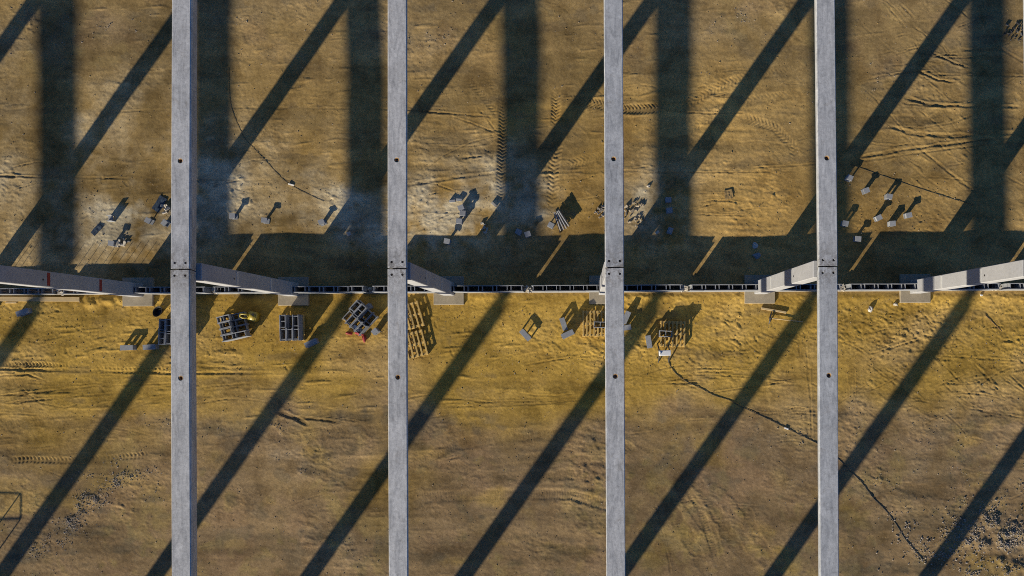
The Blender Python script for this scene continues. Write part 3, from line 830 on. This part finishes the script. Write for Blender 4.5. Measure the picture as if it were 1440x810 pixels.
# ------------------------------------------------------------------ pallets and stacks
def board_mesh(L, W, T):
    return MB().box((0, 0, 0), (L, W, T), None, 0.003).mesh('board', M['wood'], bevel=0.004)
me_db = [board_mesh(1.0, 0.062, 0.022) for _ in range(3)]
me_db_short = [board_mesh(0.80, 0.095, 0.022) for _ in range(2)]
me_str = board_mesh(0.98, 0.09, 0.022)
me_blk = MB().box((0, 0, 0), (0.13, 0.10, 0.078)).mesh('pallet_foot', M['wood'], bevel=0.004)
def pallet(px, py, ang, label, n=7, boards_along=1.0, width=1.0, group='wooden pallets along the wall', skip=()):
    x, y = P(px, py, 0.14)
    z = max(lowest(x, y, .35), gz(x, y) - 0.02) + 0.002
    e = empty('wooden_pallet', (x, y, z), R(ang))
    tag(e, label, 'pallet', group)
    for i in range(n):                                   # top deck boards run along local x
        if i in skip: continue
        yy = -width / 2 + 0.05 + (width - 0.10) * i / (n - 1)
        mesh_obj('deck_board', me_db[i % 3], e, (rnd.uniform(-.012, .012), yy + rnd.uniform(-.008, .008), 0.135), (0, 0, rnd.uniform(-.012, .012)))
    for j in (-1, 0, 1):                                 # cross members and feet
        b = mesh_obj('cross_board', me_str, e, (j * 0.44, 0, 0.1115), (0, 0, math.pi / 2))
        b.scale = (width / 0.98, 1, 1)
        for i in (-1, 0, 1):
            mesh_obj('foot_block', me_blk, e, (j * 0.44, i * (width / 2 - 0.07), 0.0611))
    for i in (-1, 0, 1):
        mesh_obj('bottom_board', me_db[(i + 1) % 3], e, (0, i * (width / 2 - 0.07), 0.011))
    return e, z

pallet(575, 445, -74, 'upper of two empty wooden pallets beside the second beam', 6)
pallet(580.5, 485, -76, 'lower of two empty wooden pallets beside the second beam', 6)
pal3, z3 = pallet(838, 455, -90, 'half shaded wooden pallet partly under the third beam', 8, width=1.08)
pal4, z4 = pallet(946, 469.5, -91, 'wooden pallet with one hollow block on it above the white work stand', 7)
lay_block(844, 456.5, -2, me_full[0], 'hollow block lying cells up on the half shaded pallet', g1, z=z3 + 0.148, pose='cells', ztop=0.35)
lay_block(936.3, 469.5, -3, me_full[1], 'hollow block lying cells up on the pallet above the work stand', g1, z=z4 + 0.148, pose='cells', ztop=0.35)

def stack(px, py, ang, desc, cols, rows, layers, miss, along='x'):
    """pallet of blocks; cols x rows blocks per layer, blocks long axis along local x"""
    x, y = P(px, py, 0.3)
    e, z = pallet(px, py, ang, 'wooden pallet under the block stack ' + desc, 7, width=0.98)
    z0 = z + 0.148
    colw = ['left', 'middle left', 'middle right', 'right'] if cols == 4 else (['left', 'middle', 'right'] if cols == 3 else ['left', 'right'])
    roww = {2: ['front', 'back'], 3: ['front', 'middle', 'back'], 4: ['front', 'second', 'third', 'back']}[rows]
    ca, sa = math.cos(R(ang)), math.sin(R(ang))
    for l in range(layers):
        for i in range(cols):
            for j in range(rows):
                if (l, i, j) in miss: continue
                u = (i - (cols - 1) / 2) * (BL + 0.006) + rnd.uniform(-.004, .004)
                v = (j - (rows - 1) / 2) * (BTK + 0.008) + rnd.uniform(-.004, .004)
                o = mesh_obj('concrete_block', me_full[(i + j * 3 + l) % 4] if (i + j + l) % 5 == 4 else me_wall_blocks[(i + j) % 4], None,
                             (x + u * ca - v * sa, y + u * sa + v * ca, z0 + l * (BH + 0.007)), (0, 0, R(ang) + rnd.uniform(-.015, .015)))
                tag(o, '%s layer block, %s %s of stack %s' % ('top' if l == layers - 1 else 'lower', roww[j], colw[i], desc), 'block', 'blocks stacked ' + desc)
    return z0

S1 = 'next to the yellow can'
zs1 = stack(330, 459.5, 12.8, S1, 2, 4, 2, {(1, 1, 2), (1, 1, 3), (1, 1, 1)})
S2 = 'left of the red bag'
zs2 = stack(410, 461, 91, S2, 2, 3, 2, {(1, 1, 1)})
S3 = 'with the red bag'
zs3 = stack(506, 447, 48, S3, 2, 4, 2, {(1, 1, 1), (1, 1, 0), (1, 0, 3)})
S0 = 'under the leftmost beam'
zs0 = stack(246, 467, 88, S0, 2, 4, 2, {(1, 0, 0)})

# ------------------------------------------------------------------ small things by the wall
def jerrycan(px, py, ang):
    x, y = P(px, py, 0.2)
    e = empty('jerrycan', (x, y, gz(x, y) - 0.004), R(ang))
    e.scale = (1.2, 1.2, 1.05)
    tag(e, 'yellow plastic jerrycan with handle beside the left block stack', 'jerrycan')
    bm = bmesh.new()
    bmesh.ops.create_cube(bm, size=1.0)
    for v in bm.verts:
        v.co = Vector((v.co.x * 0.28, v.co.y * 0.30, (v.co.z + 0.5) * 0.42))
        if v.co.z > 0.3 and v.co.x < 0: v.co.z -= 0.06
    bmesh.ops.bevel(bm, geom=list(bm.edges), offset=0.035, segments=3, affect='EDGES')
    me = bpy.data.meshes.new('can'); bm.to_mesh(me); bm.free(); me.materials.append(M['yellow'])
    for p in me.polygons: p.use_smooth = True
    mesh_obj('body', me, e)
    hp = [(-0.12, 0.03, 0.34), (-0.17, 0.03, 0.42), (-0.26, 0.02, 0.45), (-0.33, 0.0, 0.43), (-0.33, -0.08, 0.42), (-0.25, -0.10, 0.42), (-0.12, -0.08, 0.37)]
    mesh_obj('handle', MB().tube(hp, 0.028, 8).mesh('handle', M['yellow'], True), e)
    mesh_obj('cap', MB().tube([(0.07, 0.07, 0.41), (0.07, 0.07, 0.455)], 0.035, 12).mesh('cap', M['black']), e)
jerrycan(356.5, 445, -12)

def crumpled(name, c, s, mat, seed, sub=3, amp=0.25):
    r = np.random.default_rng(seed)
    bm = bmesh.new()
    bmesh.ops.create_icosphere(bm, subdivisions=sub, radius=1.0)
    D = r.normal(size=(9, 3)); D /= np.linalg.norm(D, axis=1)[:, None]
    fr = r.uniform(2, 6, 9); ph = r.uniform(0, 6, 9)
    for v in bm.verts:
        k = 1 + amp * sum(math.sin(fr[i] * float(D[i] @ np.array(v.co)) + ph[i]) for i in range(9)) / 3.0
        v.co = Vector((v.co.x * s[0] * k, v.co.y * s[1] * k, max(v.co.z, -0.75) * s[2] * k))
    me = bpy.data.meshes.new(name); bm.to_mesh(me); bm.free(); me.materials.append(mat)
    return me
x, y = P(501.5, 466, 0.5)
e = empty('plastic_bag', (x, y, gz(x, y)), R(-40))
tag(e, 'crumpled red and white bag at the corner of the slanted block stack', 'bag')
o = mesh_obj('red_bag', crumpled('red_bag', 0, (0.14, 0.10, 0.22), M['red'], 3, 3, 0.45), e, (0.05, -0.04, 0.26))
o = mesh_obj('white_edge', crumpled('white_edge', 0, (0.16, 0.07, 0.22), M['white'], 4, 3, 0.4), e, (-0.08, 0.09, 0.26))
for (px, py, sx, sy, a, lab, sd) in ((512.5, 475, 0.065, 0.13, 8, 'red scrap on the soil right of the red and white bag', 5), (491, 468.5, 0.12, 0.05, -8, 'red scrap on the soil left of the red and white bag', 6)):
    x, y = P(px, py)
    tag(mesh_obj('red_scrap', crumpled('red_scrap', 0, (sx, sy, 0.06), M['red'], sd, 3, 0.5), None, (x, y, gz(x, y) + 0.03), (0, 0, R(a))), lab, 'scrap', 'red scraps by the bag')

# white topped work stand with splayed legs
x, y = P(934.7, 496.3, 0.55)
zb = gz(x, y)
e = empty('work_stand', (x, y, zb), R(2))
tag(e, 'white topped portable work stand on four dark splayed legs', 'work stand')
mesh_obj('top', MB().box((0, 0, 0.56), (0.45, 0.20, 0.10)).mesh('stand_top', M['white'], bevel=0.012), e)
mesh_obj('tray', MB().box((0, 0, 0.50), (0.42, 0.17, 0.018)).mesh('tray', M['dark_steel']), e)
for sx in (-1, 1):
    for sy in (-1, 1):
        mesh_obj('leg', MB().tube([(sx * 0.19, sy * 0.05, 0.52), (sx * 0.20, sy * 0.36, 0.0)], 0.026, 8).mesh('leg', M['dark_steel']), e)
    mesh_obj('leg_brace', MB().tube([(sx * 0.195, -0.17, 0.24), (sx * 0.195, 0.17, 0.24)], 0.011, 6).mesh('leg_brace', M['dark_steel']), e)
mesh_obj('motor_head', MB().box((-0.19, 0, 0.63), (0.05, 0.12, 0.05)).mesh('motor_head', M['white'], bevel=0.01), e)

def smooth_pts(pp, sub=6):
    out = []
    for i in range(len(pp) - 1):
        p0 = pp[max(i - 1, 0)]; p1 = pp[i]; p2 = pp[i + 1]; p3 = pp[min(i + 2, len(pp) - 1)]
        for s in range(sub):
            t = s / sub
            out.append(tuple(0.5 * ((2 * p1[a]) + (-p0[a] + p2[a]) * t + (2*p0[a] - 5*p1[a] + 4*p2[a] - p3[a]) * t*t + (-p0[a] + 3*p1[a] - 3*p2[a] + p3[a]) * t**3) for a in (0, 1)))
    out.append(pp[-1])
    return out
def cable(name, pts, rad, mat, label, cat, sub=8, lift=0.004, wig=0.6):
    pp = smooth_pts([(a + rnd.uniform(-wig, wig), b + rnd.uniform(-wig, wig)) for a, b in pts], sub)
    w = []
    for px, py in pp:
        x, y = P(px, py)
        w.append((x, y, gz(x, y) + rad + lift))
    return tag(mesh_obj(name, MB().tube(w, rad, 6).mesh(name, mat, True), None), label, cat)
cable('power_cable', [(941, 500), (939, 505), (942, 513), (950, 525), (963, 535), (985, 546), (1005, 556), (1025, 562), (1040, 570), (1060, 580), (1085, 592), (1110, 604), (1135, 617),
      (1160, 630), (1180, 646), (1196, 662), (1212, 680), (1226, 698), (1245, 718), (1258, 735), (1272, 757), (1285, 773), (1297, 787)], 0.010, M['cable'],
      'long dark power cable winding from the work stand to the lower right', 'cable')
cable('thin_hose', [(322, 95), (322, 125), (326, 152), (336, 180), (346, 195), (362, 214), (375, 228), (388, 242), (400, 254), (413, 263), (430, 272), (455, 283)], 0.0055, M['cable_pale'],
      'thin dark hose lying on the soil between the first two beams', 'hose')
cable('setting_out_string', [(1196, 231), (1230, 243), (1262, 254), (1300, 267), (1345, 281), (1370, 288)], 0.006, M['cable_pale'],
      'taut dark string on the soil above the right scattered half blocks', 'string', wig=0.2)
x, y = P(1105.7, 602.4)
tag(mesh_obj('cable_tag', MB().box((0, 0, 0.02), (0.17, 0.055, 0.035)).mesh('cable_tag', M['white'], bevel=0.008), None, (x, y, gz(x, y) + 0.01), (0, 0, R(-22))),
    'small white connector lying on the power cable', 'connector')

# pickaxe and timber
x, y = P(1081.5, 447.5)
e = empty('pickaxe', (x, y, gz(x, y) + 0.01), 0)
tag(e, 'pickaxe with pale wooden handle lying on the sand right of the pallets', 'pickaxe')
hx, hy = P(1128, 452.5)
L = Vector((hx - x, hy - y, 0))
hl = [Vector((0, 0, 0.045)) + L * t + Vector((0, 0, 0.02 - 0.03 * t)) for t in (0, 0.1, 0.5, 1.0)]
mesh_obj('handle', MB().tube(hl, [0.028, 0.022, 0.018, 0.021], 8).mesh('handle', M['plank'], True), e)
mesh_obj('head', MB().tube([(-0.03, -0.24, 0.03), (0.0, -0.12, 0.09), (0.01, 0, 0.11), (0.035, 0.12, 0.09), (0.085, 0.26, 0.03)], [0.012, 0.034, 0.046, 0.034, 0.014], 8).mesh('head', M['dark_steel']), e)
def plank(px0, py0, px1, py1, w, t, mat, label, z=None):
    a, b = P(px0, py0), P(px1, py1)
    cx, cy = (a[0] + b[0]) / 2, (a[1] + b[1]) / 2
    L = math.hypot(b[0] - a[0], b[1] - a[1])
    zz = max(gz(cx, cy), (gz(*a) + gz(*b)) / 2) + t / 2 + 0.004 if z is None else z
    return tag(mesh_obj('timber_plank', MB().box((0, 0, 0), (L, w, t), None, 0.003).mesh('timber_plank', mat, bevel=0.004), None, (cx, cy, zz), (0, math.atan2(gz(*a) - gz(*b), L), math.atan2(b[1] - a[1], b[0] - a[0]))), label, 'plank', 'loose timber planks')
plank(1070, 433.5, 1105, 439.5, 0.075, 0.06, M['plank'], 'short timber plank lying above the pickaxe')
plank(-12, 420.5, 113, 421, 0.17, 0.045, M['plank'], 'long pale timber plank lying along the low wall')
plank(8, 425.5, 24, 425.5, 0.06, 0.03, M['plank'], 'short offcut of timber beside the long plank')
a, b = P(1385.6, 443.3), P(1409, 465.6)
tag(mesh_obj('steel_rod', MB().tube([(a[0], a[1], gz(*a) + 0.008), (b[0], b[1], gz(*b) + 0.008)], 0.009, 8).mesh('steel_rod', M['rebar']), None),
    'dark steel rod lying slanted on the sand at the right', 'rod')

# bundle of laths
x, y = P(788.5, 311)
e = empty('lath_bundle', (x, y, gz(x, y)), R(-64))
tag(e, 'bundle of pale grey and dark laths lying on the soil near the broad beam shadow', 'laths')
for i in range(9):
    m_ = M['plate_grey'] if i % 2 else M['dark_steel']
    mesh_obj('lath', MB().box((0, 0, 0), (0.78 - 0.02 * (i % 4), 0.03, 0.03), None, 0.002).mesh('lath', m_), e,
             (rnd.uniform(-.04, .04), -0.17 + 0.043 * i, 0.05 + 0.035 * i * 0.6), (0, rnd.uniform(-.05, .05), R(2.2 * (i - 4))))
mesh_obj('lath_bearer', MB().box((0.05, 0.10, 0.07), (0.10, 0.26, 0.14)).mesh('lath_bearer', M['dark_steel']), e)

# thin dark blue flat pieces on the soil, tub, fibreboard
def sheet(px, py, w, h, ang, label, seed, mat='sheet', t=0.014, name='dark_flat_piece', cat='sheet'):
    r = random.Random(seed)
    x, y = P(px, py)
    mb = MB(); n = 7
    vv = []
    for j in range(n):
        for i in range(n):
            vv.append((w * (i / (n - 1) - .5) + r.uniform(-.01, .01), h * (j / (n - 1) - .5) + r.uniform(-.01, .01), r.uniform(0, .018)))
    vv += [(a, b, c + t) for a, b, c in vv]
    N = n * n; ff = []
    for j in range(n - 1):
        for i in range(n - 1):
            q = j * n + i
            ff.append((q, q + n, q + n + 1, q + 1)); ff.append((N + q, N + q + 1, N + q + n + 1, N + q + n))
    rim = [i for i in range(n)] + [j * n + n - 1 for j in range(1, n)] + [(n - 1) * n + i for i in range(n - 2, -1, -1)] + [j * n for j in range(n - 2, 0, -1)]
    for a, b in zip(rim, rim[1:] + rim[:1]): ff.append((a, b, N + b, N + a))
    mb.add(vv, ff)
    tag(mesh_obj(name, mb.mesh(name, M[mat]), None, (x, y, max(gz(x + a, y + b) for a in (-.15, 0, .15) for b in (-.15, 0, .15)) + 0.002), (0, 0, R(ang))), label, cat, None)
sheet(136, 323, 0.46, 0.22, 48, 'thin dark blue flat piece left in the rubble patch', 1)
sheet(223.5, 286.5, 0.62, 0.32, 58, 'larger thin dark blue flat piece near the leftmost beam', 2)
sheet(1024, 274, 0.32, 0.36, 10, 'brown square of fibreboard pressed into the soil', 3, 'cork', 0.01, 'fibreboard_scrap', 'board')
x, y = P(224.4, 438.3)
mb = MB(); n = 18; vv = []; ff = []
for r0, z0 in ((0.11, 0.0), (0.15, 0.16), (0.165, 0.165), (0.165, 0.15), (0.14, 0.15), (0.10, 0.02)):
    vv += [(r0 * math.cos(2*math.pi*i/n), 1.35 * r0 * math.sin(2*math.pi*i/n), z0) for i in range(n)]
for a in range(5):
    for i in range(n): ff.append((a*n + i, a*n + (i+1) % n, (a+1)*n + (i+1) % n, (a+1)*n + i))
ff += [tuple(reversed(range(n))), tuple(5*n + i for i in range(n))]
mb.add(vv, ff)
tag(mesh_obj('rubber_tub', mb.mesh('rubber_tub', M['black']), None, (x, y, gz(x, y) - 0.01), (0, 0, R(-35))), 'small black oval rubber tub between footing and leftmost beam', 'tub')

# steel trestle standing just outside the lower left corner; its shadow shows
x, y = P(-62, 822)
e = empty('steel_trestle', (x - 0.8, y - 0.5, 0), 0)
tag(e, 'dark steel trestle frame past the lower left corner, seen by its shadow', 'trestle')
hh = 1.2
for sx in (-1, 1):
    for sy in (-1, 1):
        mesh_obj('leg', MB().tube([(sx * 0.8, sy * 0.5, 0), (sx * 0.8, sy * 0.5, hh)], 0.024, 8).mesh('leg', M['dark_steel']), e)
    mesh_obj('end_rail', MB().tube([(sx * 0.8, -0.5, hh), (sx * 0.8, 0.5, hh)], 0.022, 8).mesh('end_rail', M['dark_steel']), e)
for sy in (-1, 1):
    mesh_obj('side_rail', MB().tube([(-0.8, sy * 0.5, hh), (0.8, sy * 0.5, hh)], 0.022, 8).mesh('side_rail', M['dark_steel']), e)

# ------------------------------------------------------------------ stones, rubble, gravel
def stone_shape(r, n=1):
    bm = bmesh.new()
    bmesh.ops.create_icosphere(bm, subdivisions=n, radius=1.0)
    V = np.array([v.co for v in bm.verts]); F = [[v.index for v in f.verts] for f in bm.faces]
    bm.free()
    V = V * r.uniform(0.62, 1.15, size=(len(V), 1)) * np.array([r.uniform(.8, 1.3), r.uniform(.6, 1.0), r.uniform(.45, .8)])
    return V, F
sr = np.random.default_rng(5)
SHAPES = [stone_shape(sr) for _ in range(14)]
def rock_mat(name, a, b_):
    m, nt, b = new_mat(name)
    at = nd(nt, 'ShaderNodeAttribute', attribute_name='tone')
    c = ramp(nt, at.outputs['Fac'], [(0.0, a), (1.0, b_)])
    tc = nd(nt, 'ShaderNodeTexCoord')
    c2 = mix(nt, 1.0, c, ramp(nt, noise(nt, tc.outputs['Object'], 40, 3, .7), [(0.3, (0.75, 0.75, 0.75)), (0.7, (1.2, 1.2, 1.2))]), 'MULTIPLY')
    nt.links.new(c2, b.inputs['Base Color'])
    b.inputs['Roughness'].default_value = 0.95
    return m
M['stone'] = rock_mat('crushed_stone', (0.19, 0.155, 0.115), (0.36, 0.31, 0.255))
M['clod'] = rock_mat('soil_clod', (0.22, 0.145, 0.06), (0.34, 0.23, 0.09))
M['rubble'] = rock_mat('pale_rubble', (0.22, 0.21, 0.20), (0.55, 0.52, 0.47))
def stones(name, pts, mat, sink=0.25):
    vs_, fs_, tn = [], [], []
    n = 0
    for x, y, s in pts:
        V, F = SHAPES[sr.integers(len(SHAPES))]
        a = sr.uniform(0, 6.28); ca, sa = math.cos(a), math.sin(a)
        W = V @ np.array([[ca, sa, 0], [-sa, ca, 0], [0, 0, 1]]) * s
        W = W + np.array([x, y, gz(x, y) + s * (0.5 - sink)])
        vs_.append(W); fs_ += [[i + n for i in f] for f in F]; n += len(W)
        tn += [sr.random()] * len(W)
    me = bpy.data.meshes.new(name)
    me.from_pydata(np.concatenate(vs_).tolist(), [], fs_)
    at = me.attributes.new('tone', 'FLOAT', 'POINT'); at.data.foreach_set('value', np.array(tn, np.float32))
    me.materials.append(mat)
    return mesh_obj(name, me)
def inside(px, py):
    return True
def scatter(blobs, n, s0, s1, pw=2.2):
    out = []
    w = np.array([b[4] for b in blobs], float); w /= w.sum()
    for _ in range(n):
        b = blobs[sr.choice(len(blobs), p=w)]
        u, v = sr.normal(0, 0.5, 2)
        a = R(b[5]) if len(b) > 5 else 0
        px, py = b[0] + b[2] * (u * math.cos(a) - 0) - b[3] * v * math.sin(a), b[1] + b[2] * u * math.sin(a) + b[3] * v * math.cos(a)
        if 398 < py < 420: continue
        x, y = P(px, py)
        out.append((x, y, s0 + (s1 - s0) * sr.random() ** pw))
    return out
def from_field(F, n, s0, s1, pw=2.5, floor=0.0):
    w = np.clip(F + floor, 0, None).ravel().astype(np.float64)
    cs = np.cumsum(w); cs /= cs[-1]
    ii = np.searchsorted(cs, sr.random(n))
    out = []
    for q in ii:
        x, y = gx[q % NX] + sr.uniform(-.5, .5) * dxs, gy[q // NX] + sr.uniform(-.5, .5) * dys
        if 1.85 < y < 2.25: continue
        out.append((x, y, s0 + (s1 - s0) * sr.random() ** pw))
    return out
nz = np.clip(0.5 + 0.6 * n_small + 0.5 * n_mid2, 0, None)
H1 = (blob(1400, 778, 70, 36) + 0.8 * blob(1345, 790, 48, 28)) * np.clip(nz, 0.12, 2)
H2 = (blob(125, 722, 72, 18, ang=R(-32)) + 0.6 * blob(155, 702, 34, 14)) * np.clip(nz, 0.15, 2)
tag(stones('gravel_heap', from_field(H1, 5200, 0.008, 0.048, 3.6), M['stone'], 0.38), 'heap of grey crushed stone in the lower right corner', 'gravel', kind='stuff')
tag(stones('gravel_heap', from_field(H2, 2600, 0.007, 0.034, 4), M['stone'], 0.38), 'low ridge of grey crushed stone at the lower left', 'gravel', kind='stuff')
tag(stones('loose_gravel', from_field(gravel ** 1.6 * np.clip(nz, 0.05, 3), 7000, 0.006, 0.030, 4.0, 0.03), M['stone']),
    'scattered small grey stones over the ground', 'gravel', kind='stuff')
cl_pts = []
for _ in range(9500):
    r_ = sr.random()
    px = sr.uniform(-10, 1450)
    py = sr.uniform(421, 525) if r_ < 0.40 else (sr.uniform(255, 335) if r_ < 0.55 else (sr.uniform(0, 395) if r_ < 0.8 else sr.uniform(525, 815)))
    x, y = P(px, py)
    cl_pts.append((x, y, 0.006 + 0.022 * sr.random() ** 4))
tag(stones('soil_clods', cl_pts, M['clod'], 0.3), 'crumbs and clods of ochre soil over the sand', 'soil', kind='stuff')

def shard_pile(px, py, rx, ry, n, label, mat, s=(0.05, 0.22), seed=1, name='rubble_pile', cat='rubble', ang=0):
    r = random.Random(seed)
    mb = MB()
    x0, y0 = P(px, py)
    for _ in range(n):
        a, q = r.uniform(0, 6.28), math.sqrt(r.random())
        x, y = P(px + rx * q * math.cos(a), py + ry * q * math.sin(a))
        L = r.uniform(*s)
        mb.box((x - x0, y - y0, gz(x, y) + 0.02 + r.uniform(0, .04)), (L, L * r.uniform(.25, .6), r.uniform(.02, .05)),
               Euler((r.uniform(-.5, .5), r.uniform(-.5, .5), r.uniform(0, 6.28))).to_matrix(), L * 0.1, r)
    return tag(mesh_obj(name, mb.mesh(name, mat), None, (x0, y0, 0)), label, cat, kind='stuff')
M['shard'] = concrete('shard_mortar', (0.33, 0.28, 0.21), 0.3, 0.4, 0.4, scale=3)
shard_pile(846, 300, 9, 12, 22, 'pale broken block shards at the left of the third beam', M['shard'], (0.04, 0.16), seed=2)
shard_pile(893, 303, 16, 20, 34, 'pale broken block shards to the right of the third beam', M['shard'], (0.04, 0.16), seed=3)
shard_pile(679, 320, 7, 7, 12, 'small heap of broken shards at the column shadow edge', M['mortar'], (0.04, 0.13), 4)
shard_pile(1426, 44, 17, 14, 34, 'dark splintered debris at the upper right edge', M['dark_steel'], (0.04, 0.14), 5, 'debris_pile', 'debris')
shard_pile(172, 341, 10, 5, 10, 'pale mortar fragments beside a half block on the left', M['mortar'], (0.05, 0.2), 6)
shard_pile(232, 296, 6, 8, 10, 'thin pale fragments near the leftmost beam', M['mortar'], (0.05, 0.22), 7)

M['pale_rock0'] = plain('pale_shard', (0.55, 0.52, 0.47), 0.8, 0.2, 20)
def frag(px, py, L, W, T, ang, mat, label, cat='fragment', name='block_fragment', tilt=0.1):
    x, y = P(px, py)
    r = random.Random(int(px * 7 + py))
    tag(mesh_obj(name, MB().box((0, 0, 0), (L, W, T), None, min(L, W) * 0.10, r).mesh(name, mat, bevel=0.006), None, (x, y, gz(x, y) + T / 2), (tilt, tilt * .5, R(ang))), label, cat, 'broken pieces lying about')
frag(636.4, 283, 0.23, 0.10, 0.09, 4, M['block'], 'flat block fragment, left of a pair in the pale patch')
frag(646.3, 281.5, 0.22, 0.10, 0.09, -4, M['block'], 'flat block fragment, right of a pair in the pale patch')
frag(695, 288, 0.24, 0.10, 0.08, -42, M['mortar'], 'slanted pale fragment near the broad beam shadow')
frag(409.5, 259.5, 0.22, 0.06, 0.035, -14, M['pale_rock0'], 'white shard lying on the thin hose', tilt=0.3)
frag(924, 327, 0.16, 0.10, 0.08, 40, M['mortar'], 'small pale fragment in the shade right of the third beam')
frag(683, 327, 0.12, 0.08, 0.05, 20, M['mortar'], 'tiny pale fragment in the wall shadow left of centre')
frag(491, 329, 0.16, 0.14, 0.06, 20, M['mortar'], 'flat pale fragment in the shade left of the second beam')
def rock(px, py, s, mat, label, seed):
    x, y = P(px, py)
    tag(mesh_obj('rock', crumpled('rock', 0, (s, s * .8, s * .7), mat, seed, 2, 0.3), None, (x, y, gz(x, y) + s * 0.35), (0, 0, seed)), label, 'rock', 'single rocks')
M['pale_rock'] = plain('pale_rock', (0.50, 0.47, 0.42), 0.9, 0.3, 25)
rock(1223, 435, 0.12, M['pale_rock'], 'pale rock on the sand right of the rightmost beam', 21)
rock(1258.7, 428, 0.08, M['clod'] if False else M['mortar'], 'lumpy tan clod left of the rightmost footing', 22)
rock(1379.5, 415, 0.055, M['white'], 'small white stone against the wall at the right', 23)
rock(1061, 346, 0.13, M['pale_rock'], 'pale angular rock in the wall shadow left of the rightmost beam', 24)
rock(1063, 360, 0.13, M['block'], 'dim rock deeper in the wall shadow below the pale angular one', 25)
rock(912, 262, 0.07, M['mortar'], 'small tan rock on the pale rubble right of the third beam', 26)
